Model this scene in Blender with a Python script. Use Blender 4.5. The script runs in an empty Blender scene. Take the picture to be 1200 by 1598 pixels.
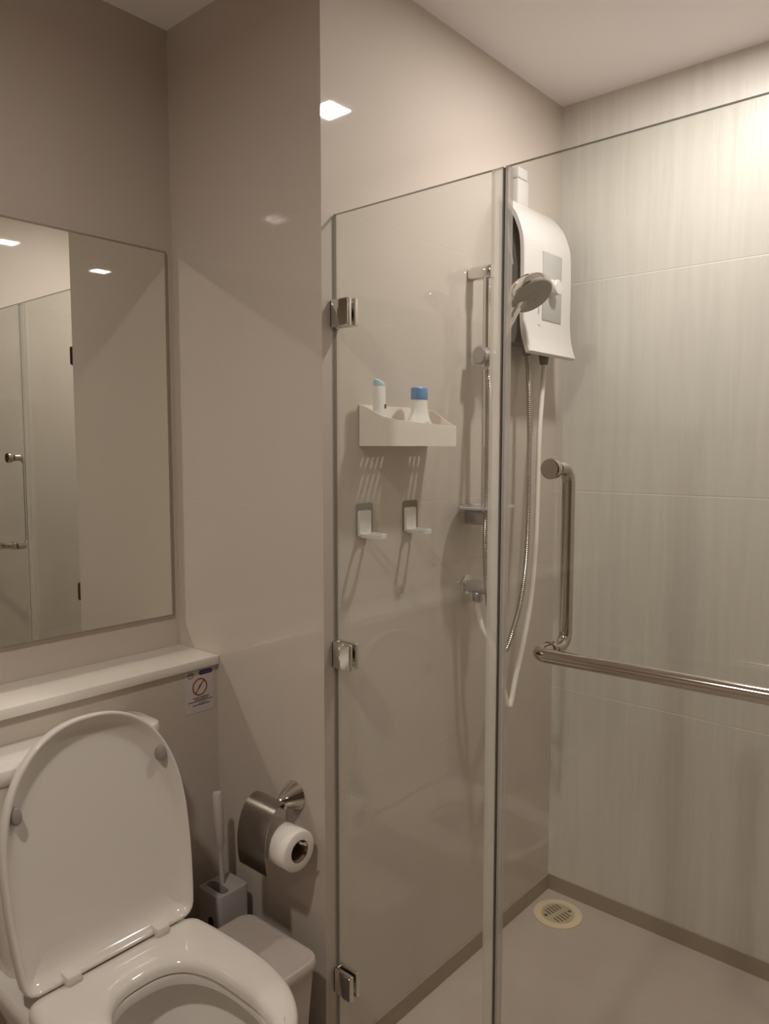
import bpy, bmesh, math, random
from mathutils import Vector, Matrix
random.seed(4)
PI = math.pi
SC = bpy.context.scene
COL = SC.collection

# ------------------------------------------------------------------ camera
H = 2.40                       # ceiling height
YAW, PITCH, ROLL, EYE, FPX = 0.7135, 0.0843, 0.0004, 1.3818, 1182.46
F = Vector((math.cos(YAW)*math.cos(PITCH), math.sin(YAW)*math.cos(PITCH), -math.sin(PITCH)))
R0 = Vector((math.sin(YAW), -math.cos(YAW), 0))
U0 = R0.cross(F)
RR = R0*math.cos(ROLL) + U0*math.sin(ROLL)
UU = U0*math.cos(ROLL) - R0*math.sin(ROLL)
cd = bpy.data.cameras.new('camera')
cam = bpy.data.objects.new('camera', cd); COL.objects.link(cam)
m = Matrix.Identity(4)
for i in range(3):
    m[i][0], m[i][1], m[i][2] = RR[i], UU[i], -F[i]
m[0][3], m[1][3], m[2][3] = 0, 0, EYE
cam.matrix_world = m
cd.sensor_fit = 'VERTICAL'; cd.sensor_height = 24.0; cd.lens = 24.0*FPX/1598.0
cd.clip_start = 0.02
SC.camera = cam

# ------------------------------------------------------------------ world, exposure
w = bpy.data.worlds.new('world'); SC.world = w; w.use_nodes = True
w.node_tree.nodes['Background'].inputs[0].default_value = (0.02, 0.018, 0.016, 1)
w.node_tree.nodes['Background'].inputs[1].default_value = 0.2
SC.view_settings.view_transform = 'Standard'
SC.view_settings.look = 'None'
SC.view_settings.gamma = 1.0
SC.view_settings.use_curve_mapping = False
SC.view_settings.exposure = 0.0
SC.cycles.max_bounces = 14
SC.cycles.diffuse_bounces = 8
SC.cycles.glossy_bounces = 6
SC.cycles.transmission_bounces = 8
SC.cycles.transparent_max_bounces = 24
SC.cycles.caustics_reflective = True
SC.cycles.caustics_refractive = True
SC.cycles.blur_glossy = 0.0
SC.cycles.sample_clamp_indirect = 10.0
SC.cycles.use_guiding = True                # lets the lamps be found through the mirror
SC.cycles.guiding_training_samples = 64
SC.cycles.use_surface_guiding = True
SC.cycles.surface_guiding_probability = 0.6
SC.cycles.use_denoising = True

# ceiling lamps: x, y, watts, spread in degrees (the lamps themselves are built below)
LAMP_COLORS = [(1.0, 0.945, 0.905), (1.0, 0.905, 0.815), (1.0, 0.905, 0.815)]
LAMPS = [
    (1.690, 0.605, 8.9, 180, 'shower enclosure'),
    (-0.060, 0.715, 13.5, 172, 'toilet area'),
    (-0.060, -0.820, 0.5, 180, 'toilet area'),
]

# ------------------------------------------------------------------ materials
def new_mat(name):
    mt = bpy.data.materials.new(name); mt.use_nodes = True
    nt = mt.node_tree
    for n in list(nt.nodes): nt.nodes.remove(n)
    out = nt.nodes.new('ShaderNodeOutputMaterial')
    return mt, nt, out

def N(nt, kind, **kw):
    n = nt.nodes.new(kind)
    for k, v in kw.items():
        if k.startswith('i_'):
            n.inputs[int(k[2:])].default_value = v
        else:
            setattr(n, k, v)
    return n

def L(nt, a, b): nt.links.new(a, b)

def principled(name, color, rough=0.4, metal=0.0, spec=0.5, noise=0.0, nscale=40.0, coat=0.0, bump=0.0):
    mt, nt, out = new_mat(name)
    p = N(nt, 'ShaderNodeBsdfPrincipled')
    p.inputs['Base Color'].default_value = (*color, 1)
    p.inputs['Roughness'].default_value = rough
    p.inputs['Metallic'].default_value = metal
    p.inputs['Specular IOR Level'].default_value = spec
    p.inputs['Coat Weight'].default_value = coat
    geo = N(nt, 'ShaderNodeNewGeometry')
    nz = N(nt, 'ShaderNodeTexNoise'); nz.inputs['Scale'].default_value = nscale
    nz.inputs['Detail'].default_value = 4
    L(nt, geo.outputs['Position'], nz.inputs['Vector'])
    if noise > 0:
        mx = N(nt, 'ShaderNodeMix', data_type='RGBA', blend_type='MULTIPLY')
        mx.inputs['Factor'].default_value = 1.0
        mx.inputs['A'].default_value = (*color, 1)
        mr = N(nt, 'ShaderNodeMapRange')
        mr.inputs['To Min'].default_value = 1-noise; mr.inputs['To Max'].default_value = 1+noise
        L(nt, nz.outputs['Fac'], mr.inputs['Value'])
        L(nt, mr.outputs['Result'], mx.inputs['B'])
        L(nt, mx.outputs['Result'], p.inputs['Base Color'])
    if bump > 0:
        b = N(nt, 'ShaderNodeBump'); b.inputs['Strength'].default_value = bump
        b.inputs['Distance'].default_value = 0.002
        L(nt, nz.outputs['Fac'], b.inputs['Height']); L(nt, b.outputs['Normal'], p.inputs['Normal'])
    L(nt, p.outputs[0], out.inputs[0])
    return mt

def math_node(nt, op, a, b=None):
    n = N(nt, 'ShaderNodeMath', operation=op)
    for i, v in enumerate((a, b)):
        if v is None: continue
        if isinstance(v, (int, float)): n.inputs[i].default_value = v
        else: L(nt, v, n.inputs[i])
    return n.outputs[0]

def tile(name, color, grout, rough, course=0.625, wave=False, groutw=0.0014):
    """Wall tile: courses 0.625 m high, thin grout line, optional vertical rippled relief."""
    mt, nt, out = new_mat(name)
    p = N(nt, 'ShaderNodeBsdfPrincipled')
    p.inputs['Roughness'].default_value = rough
    geo = N(nt, 'ShaderNodeNewGeometry')
    sep = N(nt, 'ShaderNodeSeparateXYZ'); L(nt, geo.outputs['Position'], sep.inputs[0])
    q = math_node(nt, 'DIVIDE', sep.outputs['Z'], course)
    q = math_node(nt, 'ADD', q, 0.5)
    q = math_node(nt, 'FRACT', q)
    q = math_node(nt, 'SUBTRACT', q, 0.5)
    q = math_node(nt, 'ABSOLUTE', q)
    q = math_node(nt, 'MULTIPLY', q, course)
    g = N(nt, 'ShaderNodeMapRange')
    g.inputs['From Min'].default_value = groutw*0.6; g.inputs['From Max'].default_value = groutw*1.4
    g.inputs['To Min'].default_value = 1.0; g.inputs['To Max'].default_value = 0.0
    L(nt, q, g.inputs['Value'])
    mp = N(nt, 'ShaderNodeMapping')
    mp.inputs['Scale'].default_value = (42, 42, 2.6) if wave else (3, 3, 3)
    L(nt, geo.outputs['Position'], mp.inputs[0])
    nz = N(nt, 'ShaderNodeTexNoise'); nz.inputs['Detail'].default_value = 3; nz.inputs['Scale'].default_value = 1.0
    nz.inputs['Distortion'].default_value = 0.6 if wave else 0.0
    L(nt, mp.outputs[0], nz.inputs['Vector'])
    mr = N(nt, 'ShaderNodeMapRange')
    mr.inputs['From Min'].default_value = 0.3; mr.inputs['From Max'].default_value = 0.7
    d = 0.045 if wave else 0.012
    mr.inputs['To Min'].default_value = 1-d; mr.inputs['To Max'].default_value = 1+d
    L(nt, nz.outputs['Fac'], mr.inputs['Value'])
    mx = N(nt, 'ShaderNodeMix', data_type='RGBA', blend_type='MULTIPLY')
    mx.inputs['Factor'].default_value = 1.0
    mx.inputs['A'].default_value = (*color, 1); L(nt, mr.outputs['Result'], mx.inputs['B'])
    m2 = N(nt, 'ShaderNodeMix', data_type='RGBA')
    L(nt, g.outputs['Result'], m2.inputs['Factor'])
    L(nt, mx.outputs['Result'], m2.inputs['A']); m2.inputs['B'].default_value = (*grout, 1)
    L(nt, m2.outputs['Result'], p.inputs['Base Color'])
    hgt = g.outputs['Result']
    if wave:
        wv = math_node(nt, 'MULTIPLY', nz.outputs['Fac'], 1.0)
        hh = math_node(nt, 'SUBTRACT', wv, math_node(nt, 'MULTIPLY', g.outputs['Result'], 0.8))
        b = N(nt, 'ShaderNodeBump'); b.inputs['Strength'].default_value = 0.35; b.inputs['Distance'].default_value = 0.004
    else:
        hh = math_node(nt, 'MULTIPLY', hgt, -1.0)
        b = N(nt, 'ShaderNodeBump'); b.inputs['Strength'].default_value = 0.25; b.inputs['Distance'].default_value = 0.001
    L(nt, hh, b.inputs['Height']); L(nt, b.outputs['Normal'], p.inputs['Normal'])
    L(nt, p.outputs[0], out.inputs[0])
    return mt

def glass_mat(name, tint, gloss=1.0):
    """Clear sheet glass: transparent body, Schlick reflection on both faces."""
    mt, nt, out = new_mat(name)
    lw = N(nt, 'ShaderNodeLayerWeight')
    p5 = math_node(nt, 'POWER', lw.outputs['Facing'], 5.0)
    fr = math_node(nt, 'ADD', math_node(nt, 'MULTIPLY', p5, 0.96*gloss), 0.04*gloss)
    tr = N(nt, 'ShaderNodeBsdfTransparent'); tr.inputs[0].default_value = (*tint, 1)
    gl = N(nt, 'ShaderNodeBsdfGlossy'); gl.inputs['Color'].default_value = (1, 1, 1, 1); gl.inputs['Roughness'].default_value = 0.0
    mix = N(nt, 'ShaderNodeMixShader')
    L(nt, fr, mix.inputs[0]); L(nt, tr.outputs[0], mix.inputs[1]); L(nt, gl.outputs[0], mix.inputs[2])
    L(nt, mix.outputs[0], out.inputs[0])
    return mt

def translucent_mat(name, color, alpha, rough=0.25):
    mt, nt, out = new_mat(name)
    p = N(nt, 'ShaderNodeBsdfPrincipled'); p.inputs['Base Color'].default_value = (*color, 1)
    p.inputs['Roughness'].default_value = rough
    tr = N(nt, 'ShaderNodeBsdfTransparent'); tr.inputs[0].default_value = (0.95, 0.95, 0.93, 1)
    mix = N(nt, 'ShaderNodeMixShader'); mix.inputs[0].default_value = alpha
    L(nt, tr.outputs[0], mix.inputs[1]); L(nt, p.outputs[0], mix.inputs[2])
    L(nt, mix.outputs[0], out.inputs[0])
    return mt

def seal_mat(name, color, clear=0.5):
    """Milky flexible plastic: light from the other side shows through it."""
    mt, nt, out = new_mat(name)
    tl = N(nt, 'ShaderNodeBsdfTranslucent'); tl.inputs[0].default_value = (*color, 1)
    df = N(nt, 'ShaderNodeBsdfDiffuse'); df.inputs[0].default_value = (*color, 1)
    tr = N(nt, 'ShaderNodeBsdfTransparent'); tr.inputs[0].default_value = (*color, 1)
    a = N(nt, 'ShaderNodeMixShader'); a.inputs[0].default_value = 0.4
    b = N(nt, 'ShaderNodeMixShader'); b.inputs[0].default_value = clear
    L(nt, tl.outputs[0], a.inputs[1]); L(nt, df.outputs[0], a.inputs[2])
    L(nt, a.outputs[0], b.inputs[1]); L(nt, tr.outputs[0], b.inputs[2])
    L(nt, b.outputs[0], out.inputs[0])
    return mt

def emit_mat(name, color, s):
    mt, nt, out = new_mat(name)
    e = N(nt, 'ShaderNodeEmission'); e.inputs[0].default_value = (*color, 1); e.inputs[1].default_value = s
    L(nt, e.outputs[0], out.inputs[0])
    return mt

M = dict(
    tile=tile('beige gloss tile', (0.57, 0.51, 0.45), (0.60, 0.54, 0.48), 0.03, groutw=0.0009),
    wave=tile('rippled cream tile', (0.66, 0.63, 0.575), (0.76, 0.72, 0.66), 0.34, wave=True),
    ceiling=principled('ceiling paint', (0.86, 0.83, 0.825), 0.9, noise=0.01, nscale=6),
    dark_wall=principled('dark unseen wall finish', (0.20, 0.135, 0.09), 0.4, noise=0.15, nscale=9),
    floor=principled('beige floor tile', (0.46, 0.39, 0.335), 0.35, noise=0.06, nscale=14),
    floor_dim=principled('brown floor tile', (0.42, 0.36, 0.31), 0.35, noise=0.06, nscale=14),
    skirt=principled('brown tile skirting', (0.33, 0.265, 0.20), 0.4, noise=0.05, nscale=20),
    stone=principled('white stone', (0.86, 0.82, 0.76), 0.22, noise=0.015, nscale=25),
    ceramic=principled('white glazed ceramic', (0.76, 0.725, 0.68), 0.06, coat=0.3),
    seat=principled('white seat plastic', (0.71, 0.665, 0.615), 0.07),
    bumper=principled('grey rubber', (0.30, 0.27, 0.25), 0.5),
    chrome=principled('chrome', (0.80, 0.78, 0.75), 0.07, 1.0),
    steel=principled('polished steel', (0.58, 0.53, 0.48), 0.11, 1.0, bump=0.02, nscale=200),
    flap=principled('brushed flap metal', (0.40, 0.36, 0.33), 0.22, 1.0),
    rib=principled('ribbed steel hose', (0.48, 0.45, 0.41), 0.24, 1.0),
    satin=principled('satin grey chrome', (0.52, 0.50, 0.50), 0.28, 0.75),
    white=principled('white plastic', (0.73, 0.70, 0.685), 0.28),
    brushwhite=principled('off white brush plastic', (0.60, 0.54, 0.50), 0.4),
    warmwhite=principled('warm white plastic', (0.82, 0.76, 0.70), 0.35),
    grey=principled('grey plastic', (0.42, 0.39, 0.38), 0.45),
    dgrey=principled('dark grey plastic', (0.16, 0.145, 0.13), 0.45),
    panel=principled('grey label panel', (0.47, 0.46, 0.44), 0.35),
    black=principled('dark void', (0.03, 0.027, 0.024), 0.7),
    sprayface=principled('grey spray face', (0.36, 0.34, 0.30), 0.45),
    blue=principled('blue cap', (0.16, 0.34, 0.64), 0.35),
    teal=principled('pale teal cap', (0.42, 0.62, 0.64), 0.35),
    bottle=principled('white bottle plastic', (0.84, 0.83, 0.80), 0.3),
    ink=principled('dark ink', (0.05, 0.04, 0.04), 0.6),
    red=principled('red ink', (0.27, 0.06, 0.045), 0.5),
    navy=principled('navy ink', (0.05, 0.03, 0.17), 0.5),
    olive=principled('olive ink', (0.13, 0.11, 0.07), 0.6),
    pink=principled('pale red ink', (0.72, 0.50, 0.45), 0.5),
    paper=principled('label paper', (0.60, 0.55, 0.52), 0.4),
    tissue=principled('toilet tissue', (0.86, 0.82, 0.77), 0.9, noise=0.03, nscale=150),
    card=principled('cardboard core', (0.20, 0.13, 0.08), 0.85),
    drain=principled('cream drain plastic', (0.66, 0.55, 0.38), 0.4),
    drainin=principled('grey green drain grate', (0.44, 0.38, 0.24), 0.4),
    slot=principled('drain slot', (0.12, 0.085, 0.05), 0.7),
    bin=principled('beige bin plastic', (0.54, 0.475, 0.435), 0.35),
    mirror=principled('mirror silver', (0.86, 0.87, 0.83), 0.0, 1.0),
    mirror_edge=principled('mirror edge trim', (0.40, 0.35, 0.30), 0.3, 0.6),
    glass=glass_mat('clear sheet glass', (0.962, 0.972, 0.958)),
    glass_edge=translucent_mat('polished glass edge', (0.15, 0.14, 0.115), 0.85, 0.1),
    seal=seal_mat('clear seal strip', (0.95, 0.93, 0.89)),
    seal_dark=seal_mat('grey seal strip', (0.90, 0.88, 0.86), 0.6),
    gasket=principled('dark seal gap', (0.07, 0.055, 0.045), 0.5),
    pad=translucent_mat('clear adhesive pad', (0.38, 0.40, 0.36), 0.75, 0.2),
    pad_shaded=principled('shade-tinted adhesive pad', (0.22, 0.165, 0.10), 0.45),  # clear pad lying in shade, the shade put into its colour
    frost=translucent_mat('frosted plastic', (0.55, 0.52, 0.52), 0.6, 0.25),
    water=glass_mat('bowl water', (0.60, 0.58, 0.55)),
    led=emit_mat('led lens', (1.0, 0.90, 0.78), 14.0),
    paintwhite=principled('white lamp trim', (0.80, 0.78, 0.76), 0.35),
)

# ------------------------------------------------------------------ object helpers
ORG = {}
def tag(o, label=None, cat=None, group=None, kind=None):
    if label: o['label'] = label
    if cat: o['category'] = cat
    if group: o['group'] = group
    if kind: o['kind'] = kind

def thing(name, loc, label, cat, group=None):
    o = bpy.data.objects.new(name, None); COL.objects.link(o)
    o.empty_display_size = 0.05
    o.location = loc; ORG[o] = Vector(loc)
    tag(o, label, cat, group)
    return o

def link(name, bm, mat, parent=None, org=None, smooth=True, angle=35):
    """One mesh object from a bmesh given in world coordinates."""
    if parent is not None: org = ORG[parent]
    elif org is None: org = Vector((0, 0, 0))
    org = Vector(org)
    bmesh.ops.recalc_face_normals(bm, faces=bm.faces)
    bmesh.ops.translate(bm, verts=bm.verts, vec=-org)
    me = bpy.data.meshes.new(name)
    bm.to_mesh(me); bm.free()
    mats = mat if isinstance(mat, (list, tuple)) else [mat]
    for k in mats: me.materials.append(M[k])
    if smooth:
        me.polygons.foreach_set('use_smooth', [True]*len(me.polygons))
        try: me.set_sharp_from_angle(angle=math.radians(angle))
        except Exception: pass
    o = bpy.data.objects.new(name, me); COL.objects.link(o)
    if parent is not None: o.parent = parent
    else: o.location = org
    ORG[o] = org
    return o

def solo(name, bm, mat, org, label, cat, group=None, **kw):
    o = link(name, bm, mat, None, org, **kw); tag(o, label, cat, group); return o

def struct(name, bm, mat, **kw):
    o = link(name, bm, mat, smooth=False, **kw); o['kind'] = 'structure'; return o

# ------------------------------------------------------------------ shape helpers
def add_box(bm, x0, x1, y0, y1, z0, z1, bevel=0.0, seg=2, mi=0):
    g = bmesh.ops.create_cube(bm, size=1.0)
    vs = g['verts']
    for v in vs:
        v.co = Vector((x0 if v.co.x < 0 else x1, y0 if v.co.y < 0 else y1, z0 if v.co.z < 0 else z1))
    fs = {f for v in vs for f in v.link_faces}
    for f in fs: f.material_index = mi
    if bevel > 0:
        es = list({e for v in vs for e in v.link_edges})
        bmesh.ops.bevel(bm, geom=es, offset=bevel, segments=seg, profile=0.5, affect='EDGES', clamp_overlap=True)
    return bm

def box(*a, **k): return add_box(bmesh.new(), *a, **k)

def add_loft(bm, rings, cap0=True, cap1=True, loop=False, mi=0):
    vr = [[bm.verts.new(p) for p in r] for r in rings]
    n = len(vr[0])
    pairs = list(zip(vr[:-1], vr[1:])) + ([(vr[-1], vr[0])] if loop else [])
    for a, b in pairs:
        for i in range(n):
            j = (i+1) % n
            try: bm.faces.new((a[i], a[j], b[j], b[i])).material_index = mi
            except ValueError: pass
    if not loop:
        if cap0: bm.faces.new(list(reversed(vr[0]))).material_index = mi
        if cap1: bm.faces.new(vr[-1]).material_index = mi
    return bm

def add_lathe(bm, prof, origin, axis, seg=32, cap0=True, cap1=True, mi=0):
    """prof = [(radius, distance along axis)]"""
    ax = Vector(axis).normalized()
    t = Vector((0, 0, 1)) if abs(ax.z) < 0.9 else Vector((1, 0, 0))
    u = ax.cross(t).normalized(); v = ax.cross(u)
    o = Vector(origin)
    rings = []
    for r, h in prof:
        rings.append([o + ax*h + (u*math.cos(2*PI*i/seg) + v*math.sin(2*PI*i/seg))*max(r, 1e-5) for i in range(seg)])
    return add_loft(bm, rings, cap0, cap1, mi=mi)

def smooth_pts(pts, per=8):
    P = [Vector(p) for p in pts]
    out = []
    for i in range(len(P)-1):
        p0 = P[i-1] if i else P[0]*2-P[1]
        p1, p2 = P[i], P[i+1]
        p3 = P[i+2] if i+2 < len(P) else P[-1]*2-P[-2]
        for k in range(per):
            t = k/per
            out.append(0.5*((2*p1) + (p2-p0)*t + (2*p0-5*p1+4*p2-p3)*t*t + (3*p1-p0-3*p2+p3)*t**3))
    out.append(P[-1])
    return out

def resample(P, step):
    out = [P[0].copy()]; acc = 0.0
    for a, b in zip(P[:-1], P[1:]):
        d = (b-a).length
        while acc + d >= step:
            t = (step-acc)/d
            a = a.lerp(b, t); out.append(a.copy()); d = (b-a).length; acc = 0.0
        acc += d
    out.append(P[-1].copy())
    return out

def add_tube(bm, pts, r, seg=12, cap=True, mi=0):
    P = [Vector(p) for p in pts]
    rad = r if isinstance(r, (list, tuple)) else [r]*len(P)
    T = [(P[min(i+1, len(P)-1)]-P[max(i-1, 0)]).normalized() for i in range(len(P))]
    t = Vector((0, 0, 1)) if abs(T[0].z) < 0.9 else Vector((1, 0, 0))
    u = T[0].cross(t).normalized()
    rings = []
    for i, p in enumerate(P):
        u = (u - T[i]*u.dot(T[i])).normalized(); v = T[i].cross(u)
        rings.append([p + (u*math.cos(2*PI*k/seg)+v*math.sin(2*PI*k/seg))*rad[i] for k in range(seg)])
    return add_loft(bm, rings, cap, cap, mi=mi)

def rounded_path(pts, rad, n=8):
    """Polyline with its inner corners turned into arcs."""
    P = [Vector(p) for p in pts]; out = [P[0]]
    for i in range(1, len(P)-1):
        a, b, c = P[i-1], P[i], P[i+1]
        d0 = (a-b).normalized(); d1 = (c-b).normalized()
        ang = d0.angle(d1); dist = rad/math.tan(ang/2)
        s = b+d0*dist; e = b+d1*dist
        ctr = b + (d0+d1).normalized()*(rad/math.sin(ang/2))
        v0 = s-ctr; v1 = e-ctr; tot = v0.angle(v1)
        axis = v0.cross(v1).normalized()
        for k in range(n+1):
            out.append(ctr + Matrix.Rotation(tot*k/n, 3, axis) @ v0)
    out.append(P[-1])
    return out

def rrect(hx, hy, r, n=6):
    out = []
    for cx, cy, a0 in ((hx-r, hy-r, 0), (-hx+r, hy-r, PI/2), (-hx+r, -hy+r, PI), (hx-r, -hy+r, 3*PI/2)):
        for k in range(n+1):
            a = a0+PI/2*k/n
            out.append((cx+r*math.cos(a), cy+r*math.sin(a)))
    return out

def add_prism(bm, poly, place, h0, h1, mi=0):
    """poly = 2D points; place(u, v, h) -> point."""
    return add_loft(bm, [[place(u, v, h0) for u, v in poly], [place(u, v, h1) for u, v in poly]], mi=mi)

def polar_ring(inside, centre, n=160, rmax=0.6):
    out = []
    for i in range(n):
        a = 2*PI*i/n; c, s = math.cos(a), math.sin(a)
        lo, hi = 0.0, rmax
        for _ in range(26):
            md = (lo+hi)/2
            if inside(centre[0]+c*md, centre[1]+s*md): lo = md
            else: hi = md
        out.append((centre[0]+c*lo, centre[1]+s*lo))
    return out

def inset_ring(ring, d):
    n = len(ring); out = []
    for i in range(n):
        (x0, y0), (x1, y1) = ring[i-2], ring[(i+2) % n]
        tx, ty = x1-x0, y1-y0; l = math.hypot(tx, ty) or 1
        out.append((ring[i][0]-ty/l*d, ring[i][1]+tx/l*d))
    return out

# ================================================================== room shell
XP, YT, XS, YS = 1.1233, 1.6797, 2.1383, 1.1443      # pier face, mirror wall, striped wall, shower wall
XL, YF, YSF = -1.30, -2.30, 0.008                     # left wall, wall behind the camera, far end of shower
XG = 1.1558                                           # outer face of the shower glass
struct('wall_back', box(XL-0.1, XP+0.02, YT, YT+0.1, -0.1, H+0.05), 'tile')
struct('wall_pier', box(XP, XS+0.1, YS, YT+0.1, -0.1, H+0.05), 'tile')
struct('wall_right', box(XS, XS+0.1, YSF-0.1, YS+0.002, -0.1, H+0.05), 'wave')
struct('wall_left', box(XL-0.1, XL, YF-0.1, YT+0.1, -0.1, H+0.05), 'tile')
struct('wall_front', box(XL-0.1, XS+0.1, YF-0.1, YF, -0.1, H+0.05), 'dark_wall')  # unseen wall, its dark finish put in to lower ambient bounce
struct('wall_end', box(1.12, XS+0.1, YF, YSF, -0.1, H+0.05), 'tile')
struct('wall_low', box(XL, XP, 1.523, YT, 0, 0.848), 'tile')
struct('ceiling', box(XL-0.1, XS+0.1, YF-0.1, YT+0.1, H, H+0.1), 'ceiling')
struct('floor', box(XL, 1.09, YF, YT, -0.1, 0.0), 'floor_dim')
struct('floor_shower', box(1.20, XS, YSF, YS, -0.15, -0.05), 'floor')
struct('trim_1', box(1.09, 1.20, YSF, YS, -0.15, 0.015, bevel=0.004), 'floor')
struct('baseboard_right', box(XS-0.004, XS+0.001, YSF, YS, -0.05, 0.0), 'skirt')
struct('baseboard_back', box(1.20, XS-0.004, YS-0.004, YS+0.001, -0.05, 0.0), 'skirt')

# white stone ledge capping the low wall
solo('stone_ledge', box(XL+0.001, XP-0.001, 1.5128, YT-0.001, 0.8485, 0.8708, bevel=0.0025), 'stone', (0.2, 1.6, 0.8485),
     'long white stone ledge capping the low wall under the mirror', 'ledge')

# mirror
mi = thing('wall_mirror', (0.2, YT, 0.95), 'large rectangular wall mirror above the white stone ledge', 'mirror')
link('mirror_glass', box(-0.796, 1.0985, YT-0.006, YT-0.001, 0.9545, 1.8635), 'mirror', mi, smooth=False)
b = bmesh.new()
add_box(b, -0.80, 1.1025, YT-0.0075, YT-0.0005, 1.8635, 1.8673)
add_box(b, -0.80, 1.1025, YT-0.0075, YT-0.0005, 0.9507, 0.9545)
add_box(b, 1.0985, 1.1025, YT-0.0075, YT-0.0005, 0.9545, 1.8635)
add_box(b, -0.80, -0.796, YT-0.0075, YT-0.0005, 0.9545, 1.8635)
link('mirror_edge', b, 'mirror_edge', mi, smooth=False)

# ================================================================== ceiling lamps
def downlight(x, y, watts, spread, color, label):
    t = thing('downlight', (x, y, H), label, 'ceiling light', 'square downlights')
    b = bmesh.new()
    o, i_ = 0.056, 0.046
    rings = [[(x+sx*r, y+sy*r, z) for sx, sy in ((-1, -1), (1, -1), (1, 1), (-1, 1))]
             for r, z in ((o, H-0.0005), (o, H-0.005), (i_, H-0.005), (i_, H-0.0005))]
    add_loft(b, rings, loop=True)
    link('trim', b, 'paintwhite', t, smooth=False)
    link('diffuser', box(x-i_+0.001, x+i_-0.001, y-i_+0.001, y+i_-0.001, H-0.0025, H-0.0005), 'led', t, smooth=False)
    ld = bpy.data.lights.new('lamp_light', 'AREA')
    ld.shape = 'SQUARE'; ld.size = 0.090; ld.energy = watts; ld.color = color
    ld.spread = math.radians(spread)
    lo = bpy.data.objects.new('lamp_light', ld); COL.objects.link(lo)
    lo.parent = t; lo.location = (0, 0, -0.004)
    return t
lamp_labels = ['square ceiling downlight inside the shower enclosure',
               'square ceiling downlight in front of the toilet',
               'square ceiling downlight behind the viewer outside the shower']
for (x, y, wt, sp, _), lc, lb in zip(LAMPS, LAMP_COLORS, lamp_labels):
    downlight(x, y, wt, sp, lc, lb)

# ================================================================== toilet
TX, TY = 0.706, 1.297                    # hinge line centre
def seat_inside(w=0.186, Ls=0.43, vm=0.185, p=2.3, taper=0.075, r=0.028, v0=0.0):
    def f(u, v):
        if v < v0: return False
        au = abs(u)
        if v >= vm: return (au/w)**p + ((v-vm)/(Ls-vm))**p <= 1
        ww = w - taper*(vm-v)*0.9*((vm-v)/vm)
        if au > ww: return False
        if v < v0+r and au > ww-r: return (au-(ww-r))**2 + (v0+r-v)**2 <= r*r
        return True
    return f
def hole_inside(cx, cv, a, bb, p):
    return lambda u, v: (abs(u-cx)/a)**p + (abs(v-cv)/bb)**p <= 1
CEN = (0.0, 0.23)
def tw(ring, z): return [(TX+u, TY-v, z) for u, v in ring]

toilet = thing('toilet', (TX, 1.25, 0), 'white close-coupled toilet with its lid raised against the low wall', 'toilet')
# pedestal and bowl, one continuous glazed shell
def body_ring(w, vb, vf, p=2.4, r=0.04):
    # vb = back edge (negative is behind the hinge), vf = front
    def f(u, v):
        au = abs(u)
        if v > 0.12: return (au/w)**p + ((v-0.12)/(vf-0.12))**p <= 1
        if v < vb or au > w: return False
        if v < vb+r and au > w-r: return (au-(w-r))**2 + (vb+r-v)**2 <= r*r
        return True
    return polar_ring(f, CEN, 160)
rings = [tw(body_ring(0.118, -0.20, 0.33), 0.001), tw(body_ring(0.122, -0.20, 0.335), 0.02),
         tw(body_ring(0.124, -0.20, 0.34), 0.16), tw(body_ring(0.140, -0.20, 0.37), 0.26),
         tw(body_ring(0.166, -0.21, 0.405), 0.335), tw(body_ring(0.176, -0.215, 0.418), 0.365),
         tw(body_ring(0.177, -0.216, 0.419), 0.380), tw(body_ring(0.172, -0.212, 0.414), 0.387)]
def hole(a, bb, cv=0.243, p=2.5): return polar_ring(hole_inside(0, cv, a, bb, p), CEN, 160)
rings += [tw(hole(0.108, 0.150), 0.387), tw(hole(0.106, 0.148), 0.382), tw(hole(0.108, 0.150), 0.366), tw(hole(0.144, 0.170, 0.226), 0.356),
          tw(hole(0.140, 0.164, 0.226), 0.320), tw(hole(0.114, 0.142, 0.226), 0.255), tw(hole(0.088, 0.118, 0.238), 0.215),
          tw(hole(0.066, 0.090, 0.228), 0.17), tw(hole(0.04, 0.06, 0.225), 0.14), tw(hole(0.02, 0.03, 0.225), 0.135)]
link('bowl', add_loft(bmesh.new(), rings), 'ceramic', toilet, angle=50)
b = bmesh.new()
vs = [b.verts.new(q) for q in tw(hole(0.0668, 0.0910, 0.2285), 0.172)]
b.faces.new(vs)
link('water', b, 'water', toilet)
# tank with a loose lid
def rbox_loft(cx, cy, levels, n=8):
    return [[(cx+px, cy+py, z) for px, py in rrect(hx, hy, r, n)] for hx, hy, r, z in levels]
tc = (TX, (1.392+1.520)/2); ty = (1.520-1.392)/2
link('tank', add_loft(bmesh.new(), rbox_loft(*tc, [(0.150, ty-0.004, 0.03, 0.388), (0.158, ty-0.003, 0.03, 0.42), (0.172, ty-0.003, 0.03, 0.62), (0.178, ty-0.003, 0.03, 0.766)])), 'ceramic', toilet)
link('tank_lid', add_loft(bmesh.new(), rbox_loft(*tc, [(0.180, ty-0.001, 0.032, 0.767), (0.185, ty, 0.034, 0.770), (0.186, ty, 0.034, 0.786), (0.183, ty-0.003, 0.032, 0.794), (0.174, ty-0.012, 0.026, 0.798)])), 'ceramic', toilet)
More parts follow.
